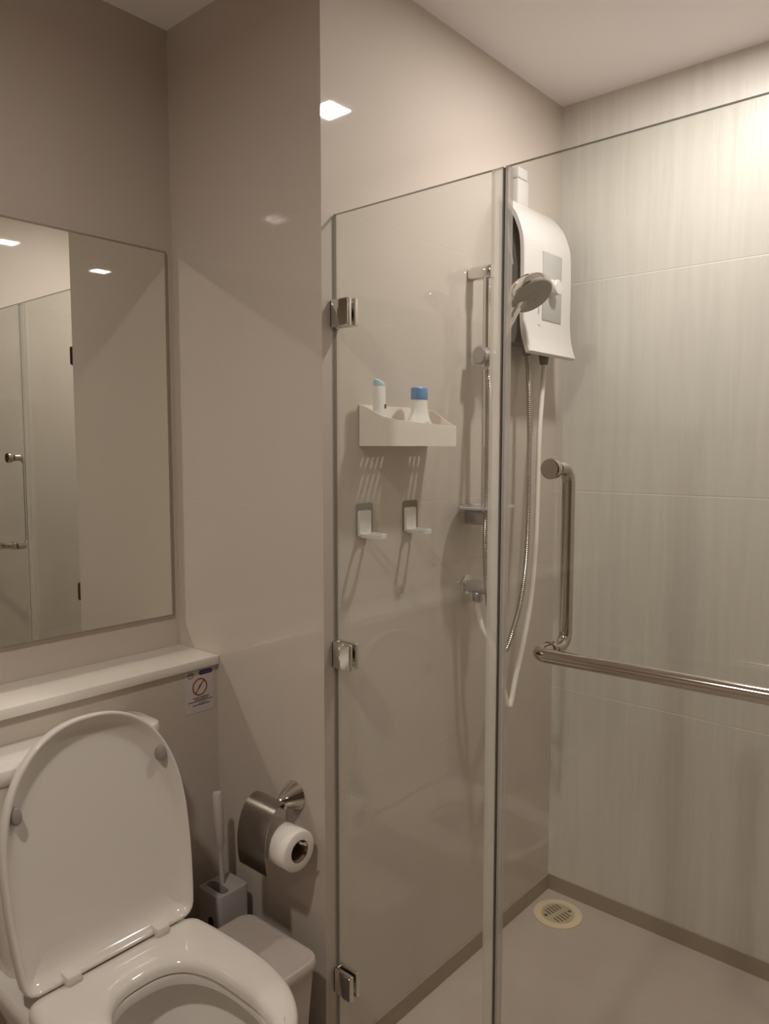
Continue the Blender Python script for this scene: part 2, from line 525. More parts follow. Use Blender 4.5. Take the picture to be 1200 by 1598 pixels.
# seat ring
so = polar_ring(seat_inside(), CEN, 160)
si = polar_ring(hole_inside(0, 0.250, 0.101, 0.156, 2.7), CEN, 160)
prof = [(so, 0.000, 0.3905), (so, 0.000, 0.400), (so, 0.0025, 0.4065), (so, 0.009, 0.4105), (so, 0.02, 0.412)]
rings = [tw(inset_ring(r, d), z) for r, d, z in prof]
prof = [(si, -0.022, 0.4125), (si, -0.012, 0.4105), (si, -0.005, 0.406), (si, -0.001, 0.399), (si, 0.0, 0.3905)]
rings += [tw(inset_ring(r, d), z) for r, d, z in prof]
link('seat', add_loft(bmesh.new(), rings, loop=True), 'seat', toilet, angle=60)
# raised lid, leaning back onto the tank
LEAN = math.atan(0.177)
def lw_(u, v, d):                       # d = behind the underside
    vy, vz = math.sin(LEAN), math.cos(LEAN)
    return (TX+u, 1.2855+v*vy+d*vz, 0.4140+v*vz-d*vy)
lo_ = polar_ring(seat_inside(w=0.188, Ls=0.460, vm=0.20, taper=0.085, r=0.024), (0, 0.23), 160)
def lr(ins, d): return [lw_(u, v, d) for u, v in inset_ring(lo_, ins)]
rings = [lr(0.03, 0.0335), lr(0.012, 0.0325), lr(0.003, 0.028), lr(0.0, 0.020), lr(0.0, 0.004), lr(0.001, 0.0012), lr(0.0025, 0.0),
         lr(0.0055, 0.0002), lr(0.008, 0.002), lr(0.012, 0.008), lr(0.020, 0.0165), lr(0.032, 0.0225), lr(0.048, 0.0258), lr(0.06, 0.0265)]
lid = link('lid', add_loft(bmesh.new(), rings), 'seat', toilet, angle=60)
for u, v in ((-0.152, 0.318), (0.147, 0.342)):
    bb_ = bmesh.new()
    o = Vector(lw_(u, v, 0.0200)); ax = Vector(lw_(0, 0, -1))-Vector(lw_(0, 0, 0))
    sx = Vector((1, 0, 0)); sv = ax.cross(sx)
    rg = []
    for r, h in ((1.0, 0.0), (1.0, 0.014), (0.85, 0.0185), (0.5, 0.0205)):
        rg.append([o + (sx*math.cos(2*PI*k/20)*0.0095 + sv*math.sin(2*PI*k/20)*0.0165)*r + ax*h for k in range(20)])
    add_loft(bb_, rg)
    q = link('bumper', bb_, 'bumper', lid); q['label'] = 'grey rubber bumper'
for u in (-0.092, 0.092):
    hb = bmesh.new()
    add_box(hb, TX+u-0.014, TX+u+0.014, TY-0.026, TY+0.010, 0.4095, 0.430, bevel=0.004)
    add_tube(hb, [(TX+u-0.03, TY-0.004, 0.4175), (TX+u+0.03, TY-0.004, 0.4175)], 0.0065, 14)
    link('hinge', hb, 'seat', toilet)

# ================================================================== beside the toilet
holder = thing('brush_holder', (1.052, 1.42, 0), 'grey square toilet brush holder in the corner behind the bin', 'brush holder')
hx0, hx1, hy0, hy1, hz = 1.008, 1.098, 1.378, 1.462, 0.345
b = bmesh.new()
ro = rrect((hx1-hx0)/2, (hy1-hy0)/2, 0.012, 6)
cxh, cyh = (hx0+hx1)/2, (hy0+hy1)/2
slot = [(-0.014+0.032*math.copysign(min(1, abs(c)*1.0), c)*0 + px, py) for (px, py), c in zip(rrect(0.012, 0.034, 0.0115, 6), [0]*28)]
def hp(ring, z, dx=0, dy=0): return [(cxh+u+dx, cyh+v+dy, z) for u, v in ring]
rings = [hp(ro, 0.0005), hp(ro, hz-0.005), hp(inset_ring(ro, 0.0015), hz-0.001), hp(inset_ring(ro, 0.005), hz)]
sl = [(u, v) for u, v in slot]
rings += [hp(sl, hz, -0.002), hp(sl, hz-0.02, -0.002), hp(sl, hz-0.16, -0.002)]
add_loft(b, rings)
link('body', b, 'grey', holder)
b = bmesh.new()
add_prism(b, rrect(0.009, 0.028, 0.0085, 6), lambda u, v, h: (hx0-0.0012+h, cyh-0.012+u, 0.262+v), 0, 0.004)
link('side_slot', b, 'black', holder)
br = bmesh.new()
add_lathe(br, [(0.0055, 0), (0.0055, 0.105), (0.007, 0.112), (0.0115, 0.122), (0.0122, 0.19), (0.0115, 0.243), (0.009, 0.248), (0.004, 0.249)],
          (1.054, 1.424, 0.322), (-0.02, 0.03, 1))
brush = thing('toilet_brush', (1.052, 1.42, 0.05), 'white handled toilet brush standing in the grey holder', 'toilet brush')
link('handle', br, 'brushwhite', brush)
b = bmesh.new()
add_lathe(b, [(0.0055, 0), (0.0055, 0.12)], (1.0535, 1.4205, 0.205), (-0.005, 0.03, 1), 12)
link('shaft', b, 'brushwhite', brush)

tb = thing('trash_bin', (0.99, 1.225, 0), 'beige plastic bin with a flat rounded lid beside the toilet', 'bin')
bc = (0.983, 1.228)
def bp(hx, hy, r, z): return [(bc[0]+u, bc[1]+v, z) for u, v in rrect(hx, hy, r, 8)]
link('body', add_loft(bmesh.new(), [bp(0.072, 0.104, 0.03, 0.001), bp(0.078, 0.110, 0.03, 0.15), bp(0.086, 0.119, 0.032, 0.276)]), 'bin', tb)
link('lid', add_loft(bmesh.new(), [bp(0.089, 0.122, 0.034, 0.2765), bp(0.091, 0.124, 0.035, 0.280), bp(0.091, 0.124, 0.035, 0.294), bp(0.088, 0.121, 0.033, 0.2995), bp(0.082, 0.115, 0.03, 0.301), bp(0.080, 0.113, 0.03, 0.300)]), 'bin', tb)

# toilet paper holder on the pier
tp = thing('toilet_paper_holder', (XP, 1.24, 0.60), 'chrome toilet paper holder with a cover flap on the tiled pier', 'paper holder')
b = bmesh.new()
add_lathe(b, [(0.033, 0.0), (0.034, 0.002), (0.033, 0.005), (0.020, 0.030), (0.0115, 0.046), (0.0085, 0.05)], (XP-0.0003, 1.24, 0.597), (-1, 0, 0), 40)
link('rosette', b, 'chrome', tp)
b = bmesh.new()
add_tube(b, [(XP-0.046, 1.24, 0.597), (1.062, 1.24, 0.600), (1.056, 1.24, 0.600)], [0.008, 0.0075, 0.0065], 16)
add_tube(b, [(1.060, 1.202, 0.602), (1.060, 1.296, 0.602)], 0.005, 14)
link('arm', b, 'chrome', tp)
b = bmesh.new()
add_tube(b, rounded_path([(1.061, 1.280, 0.602), (1.062, 1.280, 0.5355), (1.062, 1.150, 0.5355), (1.062, 1.142, 0.5400)], 0.006, 6), 0.0038, 12)
link('roll_bar', b, 'chrome', tp)
b = bmesh.new()
prof = [(1.066, 0.609), (1.052, 0.6125), (1.034, 0.606), (1.018, 0.588), (1.007, 0.562), (1.0015, 0.53), (1.002, 0.497), (1.0065, 0.470), (1.012, 0.462)]
pr = smooth_pts([(x, 0, z) for x, z in prof], 5)
th = 0.0014
def flap_ring(y, off):
    out = []
    for i, p in enumerate(pr):
        t = (pr[min(i+1, len(pr)-1)]-pr[max(i-1, 0)]).normalized()
        out.append((p.x+t.z*off*-1, y, p.z+t.x*off))
    return out
ya, yb = 1.203, 1.296
ring = lambda y: flap_ring(y, 0) + list(reversed(flap_ring(y, th)))
add_loft(b, [ring(ya), ring(yb)])
link('cover_flap', b, 'flap', tp)
rl = thing('toilet_paper_roll', (1.062, 1.22, 0.515), 'part-used white toilet paper roll on the chrome holder', 'toilet paper')
b = bmesh.new()
add_lathe(b, [(0.0245, 0.0), (0.0405, 0.0), (0.0435, 0.002), (0.0445, 0.004), (0.0445, 0.094), (0.043, 0.097), (0.0245, 0.097)], (1.063, 1.161, 0.5160), (0, 1, 0), 48, False, False)
link('paper', b, 'tissue', rl)
b = bmesh.new()
rg = []
for r, h in ((0.0245, 0.0005), (0.0232, 0.0005), (0.0232, 0.0965), (0.0245, 0.0965)):
    rg.append([(1.063+math.cos(2*PI*k/40)*r, 1.161+h, 0.5160+math.sin(2*PI*k/40)*r) for k in range(40)])
add_loft(b, rg, loop=True)
link('core', b, 'card', rl)

# warning sticker under the ledge
SX0, SX1, SZ0, SZ1, SY = 1.028, 1.111, 0.739, 0.8445, 1.5226
st = thing('warning_sticker', (1.07, SY, 0.79), 'small paper sticker with a red prohibition circle under the ledge', 'sticker')
link('sheet', box(SX0, SX1, SY-0.0004, SY+0.0002, SZ0, SZ1), 'paper', st, smooth=False)
scx, scz = SX0, SZ1
def sp(u, v, h): return (scx+u, SY-0.0004-h, scz-v)       # u right, v down from the top left corner
b = bmesh.new()
ring_o = [(0.0425+0.0215*math.cos(2*PI*k/40), 0.043+0.0215*math.sin(2*PI*k/40)) for k in range(40)]
ring_i = [(0.0425+0.0182*math.cos(2*PI*k/40), 0.043+0.0182*math.sin(2*PI*k/40)) for k in range(40)]
add_loft(b, [[sp(u, v, 0.0) for u, v in ring_o], [sp(u, v, 0.0004) for u, v in ring_o], [sp(u, v, 0.0004) for u, v in ring_i], [sp(u, v, 0.0) for u, v in ring_i]], loop=True)
def strip(bm, pts, wdt, h=0.0004):
    for (u0, v0), (u1, v1) in zip(pts[:-1], pts[1:]):
        du, dv = u1-u0, v1-v0; l = math.hypot(du, dv) or 1
        nu, nv = -dv/l*wdt/2, du/l*wdt/2
        add_prism(bm, [(u0+nu, v0+nv), (u1+nu, v1+nv), (u1-nu, v1-nv), (u0-nu, v0-nv)], sp, 0.0, h)
strip(b, [(0.0300, 0.0575), (0.0395, 0.0455), (0.0425, 0.0395), (0.0555, 0.0285)], 0.0028)
strip(b, [(0.0395, 0.0460), (0.0450, 0.0375)], 0.0040, 0.0005)
link('prohibition_symbol', b, 'red', st, smooth=False)
b = bmesh.new()
strip(b, [(0.031, 0.036), (0.0335, 0.049), (0.036, 0.052)], 0.0016, 0.0003)
strip(b, [(0.047, 0.036), (0.053, 0.038)], 0.0016, 0.0003)
strip(b, [(0.034, 0.034), (0.038, 0.037)], 0.0014, 0.0003)
link('pictogram', b, 'pink', st, smooth=False)
b = bmesh.new()
add_prism(b, [(0.0600+u, 0.0085+v) for u, v in rrect(0.0195, 0.0058, 0.0052, 6)], sp, 0.0, 0.0004)
banner = link('banner', b, 'navy', st, smooth=False)
b = bmesh.new()
for k in range(9):
    strip(b, [(0.0455+k*0.0034, 0.0086+0.0006*((k*7) % 3-1)), (0.0475+k*0.0034, 0.0082)], 0.0016, 0.0006)
link('banner_lettering', b, 'frost', banner, smooth=False)
b = bmesh.new()
cx_, cy_ = 0.0165, 0.0105
pts = [(cx_+0.0085*math.cos(a), cy_+0.0068*math.sin(a)) for a in [PI*0.95+k*PI*1.25/14 for k in range(15)]]
strip(b, pts, 0.0012)
pts = [(cx_+0.0085*math.cos(a), cy_+0.0075*math.sin(a)) for a in [0.25+k*PI*0.75/10 for k in range(11)]]
strip(b, pts, 0.0014)
strip(b, [(cx_-0.0085, cy_+0.002), (cx_-0.003, cy_-0.003), (cx_-0.001, cy_+0.002), (cx_+0.003, cy_-0.004), (cx_+0.003, cy_+0.001), (cx_+0.009, cy_-0.002)], 0.0012)
strip(b, [(cx_-0.002, cy_-0.006), (cx_-0.005, cy_+0.001)], 0.001)
link('emblem', b, 'olive', st, smooth=False)
b = bmesh.new()
rnd = random.Random(8)
for v, u0, u1, wd in ((0.0690, 0.022, 0.070, 0.0021), (0.0735, 0.029, 0.066, 0.0019), (0.0775, 0.008, 0.079, 0.0020), (0.0825, 0.036, 0.060, 0.0016), (0.0870, 0.021, 0.070, 0.0020)):
    u = u0
    while u < u1:
        ln = rnd.uniform(0.0035, 0.009)
        strip(b, [(u, v+rnd.uniform(-.0003, .0003)), (min(u+ln, u1), v+rnd.uniform(-.0003, .0003))], wd*rnd.uniform(0.75, 1.1))
        u += ln+0.0007
link('text_lines', b, 'ink', st, smooth=False)

# ================================================================== shower glass
GZ, YJ, GT = 1.8652, 0.7278, 0.008
def glass_pane(name, y0, y1, parent):
    b = bmesh.new()
    add_box(b, XG, XG+GT, y0, y1, 0.018, GZ)
    for f in b.faces:
        f.material_index = 0 if abs(f.normal.x) > 0.5 else 1
    # normals of a fresh cube are valid already
    return link(name, b, ['glass', 'glass_edge'], parent, smooth=False)
gp = thing('glass_panel', (XG, 0.94, 0.018), 'narrow fixed frameless glass panel clamped to the shower wall', 'glass panel')
glass_pane('pane', YJ+0.0028, YS-0.003, gp)
for zc in (1.6615, 0.9345, 0.186):
    b = bmesh.new()
    y1 = YS-0.0006; y0 = 1.089
    add_box(b, XG-0.011, XG-0.0002, y0, y1, zc-0.029, zc+0.029, bevel=0.003, seg=3)
    add_box(b, XG+GT+0.0002, XG+GT+0.011, y0, y1, zc-0.029, zc+0.029, bevel=0.003, seg=3)
    add_box(b, XG-0.011, XG+GT+0.011, y1-0.008, y1, zc-0.029, zc+0.029, bevel=0.003, seg=3)
    c = link('clamp', b, 'chrome', gp, angle=50)
    b = bmesh.new()
    add_prism(b, [(1.1025+u, zc+v) for u, v in rrect(0.0125, 0.0265, 0.005, 5)], lambda u, v, h: (XG-0.0108-h, u, v), 0, 0.0025)
    link('cover_plate', b, 'chrome', c, smooth=False)
b = bmesh.new()
add_box(b, XG-0.002, XG+GT+0.002, YJ+0.003, YJ+0.0245, 0.022, GZ-0.001, bevel=0.0008)
link('seal', b, 'seal', gp)

gd = thing('shower_door', (XG, 0.30, 0.018), 'frameless glass shower door carrying a chrome towel bar', 'shower door')
glass_pane('pane', 0.020, YJ-0.0028, gd)
b = bmesh.new()
add_box(b, XG-0.002, XG+GT+0.002, YJ-0.0125, YJ-0.0035, 0.022, GZ-0.001, bevel=0.0008)
link('seal', b, 'seal_dark', gd)
b = bmesh.new()
add_tube(b, [(XG+0.003, YJ, 0.022), (XG+0.003, YJ, GZ-0.002)], 0.0017, 10)
link('bulb_gasket', b, 'gasket', gd)
# inside grab handle, bolted through the pane
HY = 0.620; ZT, ZB = 1.347, 1.034
b = bmesh.new()
add_tube(b, rounded_path([(XG+GT+0.0005, HY, ZT), (XG+0.050, HY, ZT), (XG+0.050, HY, ZB), (XG+GT+0.0005, HY, ZB)], 0.026, 10), 0.0115, 20)
link('grab_handle', b, 'steel', gd)
b = bmesh.new()
add_lathe(b, [(0.0165, 0.0), (0.0175, 0.002), (0.0175, 0.0145), (0.016, 0.0165), (0.0, 0.0168)], (XG-0.0003, HY+0.002, ZT), (-1, 0, 0), 32)
link('bolt_cap', b, 'steel', gd)
b = bmesh.new()
add_lathe(b, [(0.0142, 0.0), (0.0142, 0.009), (0.0125, 0.0105)], (XG-0.0003, HY, ZB+0.004), (-1, 0, 0), 28)
link('collar', b, 'steel', gd)
b = bmesh.new()
add_tube(b, rounded_path([(XG-0.008, HY, ZB+0.004), (XG-0.062, HY-0.001, ZB+0.008), (XG-0.062, 0.11, ZB+0.016), (XG-0.0005, 0.11, ZB+0.016)], 0.028, 10), 0.0118, 20)
link('towel_bar', b, 'steel', gd)

# ================================================================== shower fittings
# corner caddy with a slotted tray
cx0, cx1, cyf, cyb, cz0 = 1.233, 1.484, 1.0555, YS-0.0008, 1.386
cad = thing('shower_caddy', (1.36, 1.10, cz0), 'white slotted shower caddy with sloping sides stuck to the tiled wall', 'caddy')
wt = 0.0028
zb, zl, zr = 1.477, 1.4445, 1.432
b = bmesh.new()
def band(ins):
    """Plan outline with a wide bend at the front left corner."""
    out = []
    for (px, py, r, a0) in ((cx1-ins, cyb-ins, 0.004, 0), (cx0+ins, cyb-ins, 0.004, PI/2), (cx0+ins, cyf+ins, 0.034, PI), (cx1-ins, cyf+ins, 0.006, 1.5*PI)):
        r = r-ins*0.5
        ccx = px-r if a0 in (0, 1.5*PI) else px+r
        ccy = py-r if a0 in (0, PI/2) else py+r
        for k in range(9):
            a = a0+PI/2*k/8
            out.append((ccx+r*math.cos(a), ccy+r*math.sin(a)))
    res = []
    n = len(out)
    for i in range(n):                                   # denser points along the straight runs
        (ux, uy), (vx, vy) = out[i], out[(i+1) % n]
        cnt = 8 if math.hypot(vx-ux, vy-uy) > 0.03 else 1
        for k in range(cnt):
            res.append((ux+(vx-ux)*k/cnt, uy+(vy-uy)*k/cnt))
    return res
def rim(x, y):
    t = min(1, max(0, (cyb-y)/(cyb-cyf))); q = (x-cx0)/(cx1-cx0)
    zf = zl+(zr-zl)*(q**0.8)
    e_ = t*t*(3-2*t)*0.5+t*0.5
    return zb+(zf-zb)*e_
o_, i2 = band(0.0), band(wt)
add_loft(b, [[(x, y, cz0) for x, y in o_], [(x, y, rim(x, y)) for x, y in o_], [(x, y, rim(x, y)) for x, y in i2], [(x, y, cz0) for x, y in i2]], loop=True)
link('tray_walls', b, 'warmwhite', cad, angle=40)
b = bmesh.new()
add_box(b, cx0+0.022, cx1-wt, cyf+wt, cyf+0.009, cz0, cz0+0.003)
add_box(b, cx0+wt, cx1-wt, cyb-0.012, cyb-wt, cz0, cz0+0.003)
add_box(b, cx0+wt, cx1-wt, 1.112, 1.118, cz0, cz0+0.003)
ns = 15; pitch = (cx1-cx0-2*wt)/ns
for k in range(ns+1):
    xk = cx0+wt+k*pitch
    add_box(b, max(cx0+wt, xk-pitch*0.30), min(cx1-wt, xk+pitch*0.30), cyf+(0.008 if k > 1 else 0.020-0.006*k), cyb-0.011, cz0, cz0+0.003)
link('slotted_floor', b, 'warmwhite', cad, smooth=False)

def oval_rings(cx, cy, levels, n=32):
    return [[(cx+a*math.cos(2*PI*k/n), cy+bb*math.sin(2*PI*k/n), z) for k in range(n)] for a, bb, z in levels]
tz = cz0+0.0035
tube = thing('lotion_tube', (1.247, 1.102, tz), 'white tube with a slanted pale teal cap at the left of the caddy', 'tube')
cx, cy = 1.252, 1.099
link('body', add_loft(bmesh.new(), oval_rings(cx, cy, [(0.0135, 0.0125, tz), (0.0135, 0.0125, tz+0.018), (0.0155, 0.0135, tz+0.026), (0.0165, 0.0125, tz+0.07), (0.0165, 0.011, tz+0.105), (0.0168, 0.0100, tz+0.126)])), 'bottle', tube)
b = bmesh.new()
n = 32
rg = []
for s, zz, sl_ in ((1.0, tz+0.1262, 0.0), (1.02, tz+0.1295, 0.16), (0.96, tz+0.1345, 0.30), (0.7, tz+0.138, 0.30)):
    rg.append([(cx+0.0165*s*math.cos(2*PI*k/n), cy+0.0100*s*math.sin(2*PI*k/n), zz-0.0165*s*math.cos(2*PI*k/n)*sl_) for k in range(n)])
add_loft(b, rg)
q = link('cap', b, 'teal', tube); q['label'] = 'pale teal slanted cap'
b = bmesh.new()
add_box(b, cx+0.004, cx+0.0085, cy-0.0129, cy-0.0105, tz+0.078, tz+0.087)
link('print_mark', b, 'ink', tube, smooth=False)

bt = thing('shampoo_bottle', (1.385, 1.098, tz), 'white bottle with a bright blue cap in the middle of the caddy', 'bottle')
cx, cy = 1.390, 1.097
link('body', add_loft(bmesh.new(), oval_rings(cx, cy, [(0.040, 0.020, tz), (0.045, 0.023, tz+0.006), (0.0455, 0.0235, tz+0.030), (0.042, 0.0225, tz+0.045), (0.031, 0.019, tz+0.062), (0.0235, 0.0165, tz+0.076), (0.0225, 0.016, tz+0.103)], 40)), 'bottle', bt)
q = link('cap', add_loft(bmesh.new(), oval_rings(cx, cy, [(0.0228, 0.0165, tz+0.1035), (0.0236, 0.017, tz+0.105), (0.0230, 0.0165, tz+0.129), (0.0215, 0.015, tz+0.131)], 40)), 'blue', bt); q['label'] = 'bright blue flip cap'
b = bmesh.new()
rg = []
for a, bb, d in ((0.024, 0.0165, 0.0), (0.0225, 0.015, 0.0008), (0.0215, 0.014, 0.0)):
    ring_ = []
    for k in range(32):
        u = a*math.cos(2*PI*k/32); v = bb*math.sin(2*PI*k/32)
        ring_.append((cx+0.006+u, cy-0.0225*math.sqrt(max(0.02, 1-((0.006+u)/0.0462)**2))-0.0012-d, tz+0.040+v))
    rg.append(ring_)
add_loft(b, rg, False, False, loop=False)
link('label_outline', b, 'warmwhite', bt)
b = bmesh.new()
add_box(b, cx-0.004, cx+0.012, cy-0.0262, cy-0.0225, tz+0.031, tz+0.0335, bevel=0.0008)
link('brand_mark', b, 'ink', bt, smooth=False)

# adhesive ring hooks under the caddy
def ring_hook(x, z, padmat, label):
    t = thing('ring_hook', (x, YS, z), label, 'hook', 'adhesive ring hooks')
    b = bmesh.new()
    add_prism(b, [(x+0.004+u, z+v) for u, v in rrect(0.0265, 0.035, 0.006, 5)], lambda u, v, h: (u, YS-0.0003-h, v), 0, 0.003)
    link('adhesive_pad', b, padmat, t)
    b = bmesh.new()
    yp = YS-0.0035
    add_prism(b, [(x-0.002+u, z-0.010+v) for u, v in rrect(0.0185, 0.029, 0.004, 5)], lambda u, v, h: (u, yp-h, v), 0, 0.007)
    link('plate', b, 'white', t)
    b = bmesh.new()
    zc = z-0.0355
    ro = [(x-0.002+u, yp-0.031+v) for u, v in rrect(0.0185, 0.031, 0.016, 8)]
    ri = [(x-0.002+u, yp-0.031+v) for u, v in rrect(0.0125, 0.0235, 0.012, 8)]
    add_loft(b, [[(u, v, zc-0.0045) for u, v in ro], [(u, v, zc+0.0045) for u, v in ro], [(u, v, zc+0.0045) for u, v in ri], [(u, v, zc-0.0045) for u, v in ri]], loop=True)
    link('holding_ring', b, 'white', t)
ring_hook(1.2475, 1.2235, 'pad', 'white ring hook with a clear pad, left of two under the caddy')
ring_hook(1.4100, 1.2215, 'pad_shaded', 'white ring hook with a clear pad darkened as if in shade, right of two under the caddy')

# slide rail
RX, RY = 1.660, 1.091
rail = thing('shower_rail', (RX, YS, 1.20), 'chrome vertical shower slide rail on two wall brackets', 'shower rail')
b = bmesh.new(); add_tube(b, [(RX, RY, 1.19), (RX, RY, 1.842)], 0.0105, 20); link('pole', b, 'chrome', rail)
def bracket(z, mat, hh=0.0165):
    b = bmesh.new()
    rg = []
    for hx, hz, y in ((0.0135, hh, YS-0.0004), (0.0150, hh+0.001, YS-0.004), (0.0150, hh+0.001, 1.078), (0.0125, hh-0.002, 1.0735)):
        rg.append([(RX+u, y, z+v) for u, v in rrect(hx, hz, min(hx, hz)*0.75, 6)])
    add_loft(b, rg); link('bracket', b, mat, rail)
bracket(1.8275, 'chrome'); bracket(1.200, 'satin', 0.0185)
b = bmesh.new()
add_lathe(b, [(0.0, 0), (0.020, 0.0), (0.0225, 0.003), (0.0225, 0.022), (0.0195, 0.026), (0.0195, 0.048), (0.015, 0.051)], (RX-0.029, 1.097, 1.617), (1, -0.12, 0), 28)
sl_ = link('slider', b, 'satin', rail)
b = bmesh.new()
add_lathe(b, [(0.0135, 0), (0.0165, 0.004), (0.0175, 0.03), (0.0155, 0.036)], (RX, 1.074, 1.604), (0.30, -0.30, 0.62), 24)
link('handset_cradle', b, 'chrome', sl_)
b = bmesh.new()
rg = []
for a, bb, z in ((0.085, 0.058, 1.2265), (0.090, 0.063, 1.2285), (0.090, 0.063, 1.2325), (0.087, 0.060, 1.2335), (0.084, 0.057, 1.2305)):
    rg.append([(RX-0.010+a*math.cos(2*PI*k/40), 1.078+bb*math.sin(2*PI*k/40), z) for k in range(40)])
add_loft(b, rg)
q = link('soap_dish', b, 'frost', rail); q['label'] = 'thin frosted oval soap dish'

# hand shower
hs = thing('hand_shower', (1.70, 1.03, 1.70), 'chrome hand shower with a round grey spray face hanging on the slide rail', 'hand shower')
A = Vector((1.650, 1.084, 1.580)); HC = Vector((1.727, 1.002, 1.768))
d = Vector((-0.83, -0.48, -0.19)); nrm = (0.5*d + 0.866*(0.53*RR - 0.85*UU)).normalized()
neck = HC - nrm*0.022
b = bmesh.new()
hpz = smooth_pts([A, A.lerp(neck, 0.35)+Vector((0, 0.004, 0)), A.lerp(neck, 0.75)+Vector((0.0, 0.003, 0.004)), neck], 8)
nn = len(hpz)
add_tube(b, hpz, [0.0095+0.0045*(i/(nn-1))**1.5 for i in range(nn)], 18)
link('handle', b, 'chrome', hs)
b = bmesh.new()
add_lathe(b, [(0.0140, -0.0425), (0.0351, -0.0375), (0.0515, -0.0275), (0.0585, -0.0150), (0.0591, -0.0050), (0.0591, 0.0000), (0.0562, 0.0030), (0.0544, 0.0030)], HC, nrm, 48)
link('head', b, 'chrome', hs)
b = bmesh.new()
add_lathe(b, [(0.0, 0.0032), (0.0544, 0.0032), (0.0538, 0.0048), (0.0187, 0.0055), (0.0181, 0.0048), (0.0117, 0.0048), (0.0111, 0.0055), (0.0, 0.0056)], HC, nrm, 40)
link('spray_face', b, 'sprayface', hs)
b = bmesh.new()
add_tube(b, [A.lerp(neck, 0.80)+nrm*0.010, A.lerp(neck, 0.90)+nrm*0.013], 0.0055, 12)
link('spray_button', b, 'frost', hs)

# ribbed steel hose from the heater to the hand shower
hose = [(1.6510, 1.0835, 1.5775), (1.646, 1.074, 1.545), (1.641, 1.066, 1.478), (1.634, 1.062, 1.380), (1.622, 1.058, 1.270), (1.615, 1.059, 1.171), (1.622, 1.060, 1.053), (1.630, 1.055, 0.969), (1.638, 1.050, 0.910),
        (1.663, 1.042, 0.866), (1.676, 1.032, 0.855), (1.706, 1.030, 0.900), (1.760, 1.040, 0.968), (1.810, 1.055, 1.065), (1.845, 1.070, 1.203), (1.863, 1.080, 1.380), (1.868, 1.088, 1.557), (1.868, 1.095, 1.640)]
P = resample(smooth_pts(hose, 14), 0.0028)
b = bmesh.new()
add_tube(b, P, [0.0072 if k % 2 else 0.0062 for k in range(len(P))], 12)
solo('shower_hose', b, 'rib', (1.68, 1.05, 0.85), 'ribbed steel shower hose looping from water heater to hand shower', 'hose')

# wall elbow with stop valve
ev = thing('wall_elbow', (RX, YS, 1.02), 'chrome wall elbow outlet under the slide rail', 'water outlet')
b = bmesh.new(); add_lathe(b, [(0.0255, 0.0), (0.0265, 0.002), (0.0255, 0.006), (0.014, 0.010)], (1.655, YS-0.0003, 1.020), (0, -1, 0), 36); link('flange', b, 'chrome', ev)
b = bmesh.new(); add_lathe(b, [(0.0165, 0.008), (0.0185, 0.012), (0.0185, 0.074), (0.0170, 0.078)], (1.655, YS, 1.018), (0, -1, 0), 32); link('body', b, 'satin', ev)
b = bmesh.new(); add_lathe(b, [(0.0115, 0.014), (0.0135, 0.017), (0.0135, 0.034), (0.012, 0.038)], (1.650, 1.104, 1.018), (0, 0, -1), 28); link('outlet', b, 'satin', ev)

# white supply hose from the elbow up to the heater
sup = [(1.650, 1.104, 0.982), (1.649, 1.100, 0.950), (1.649, 1.085, 0.903), (1.664, 1.070, 0.862), (1.685, 1.050, 0.772), (1.696, 1.040, 0.711), (1.7035, 1.035, 0.698), (1.713, 1.035, 0.711), (1.746, 1.040, 0.777),
       (1.789, 1.045, 0.856), (1.852, 1.060, 0.969), (1.890, 1.070, 1.127), (1.913, 1.080, 1.271), (1.931, 1.088, 1.417), (1.958, 1.097, 1.527), (1.972, 1.100, 1.605), (1.972, 1.100, 1.625)]
b = bmesh.new(); add_tube(b, smooth_pts(sup, 10), 0.0072, 14)
solo('supply_hose', b, 'warmwhite', (1.70, 1.05, 0.70), 'white flexible water supply hose hanging in a loop below the heater', 'hose')

# water heater
wh = thing('water_heater', (1.92, YS, 1.64), 'white wall-mounted electric shower water heater with a grey front panel', 'water heater')
x0, x1 = 1.790, 2.052
b = bmesh.new(); add_prism(b, [(YS-0.0005, 1.668), (YS-0.0005, 2.022), (1.136, 2.018), (1.118, 1.985), (1.103, 1.950), (1.092, 1.910), (1.086, 1.860), (1.086, 1.690), (1.092, 1.668)], lambda u, v, h: (h, u, v), x0+0.007, x1-0.007)
q = link('body', b, 'dgrey', wh); q['label'] = 'dark grey recessed side casing'
cov = [(1.1425, 2.060), (1.132, 2.056), (1.110, 2.036), (1.088, 2.008), (1.074, 1.978), (1.064, 1.945), (1.0605, 1.900), (1.0595, 1.82), (1.0600, 1.740), (1.0555, 1.690), (1.0470, 1.658), (1.0405, 1.640)]
cp = smooth_pts([(0, y, z) for y, z in cov], 4)
def cov_ring(x, off):
    out = []
    for i, p in enumerate(cp):
        t = (cp[min(i+1, len(cp)-1)]-cp[max(i-1, 0)]).normalized()
        out.append((x, p.y-t.z*off, p.z+t.y*off))
    return out
def cov_sec(x, a, c): return cov_ring(x, a) + list(reversed(cov_ring(x, c)))
b = bmesh.new()
add_loft(b, [cov_sec(x0, 0.003, 0.0135), cov_sec(x0+0.002, 0.0008, 0.0145), cov_sec(x0+0.006, 0.0, 0.015), cov_sec(x1-0.006, 0.0, 0.015), cov_sec(x1-0.002, 0.0008, 0.0145), cov_sec(x1, 0.003, 0.0135)])
link('cover', b, 'white', wh, angle=40)
b = bmesh.new()
add_prism(b, [(1.136, 2.040), (1.124, 2.030), (1.108, 1.93), (1.0985, 1.872), (1.115, 1.93)], lambda u, v, h: (h, u, v), x0+0.001, x0+0.0068)
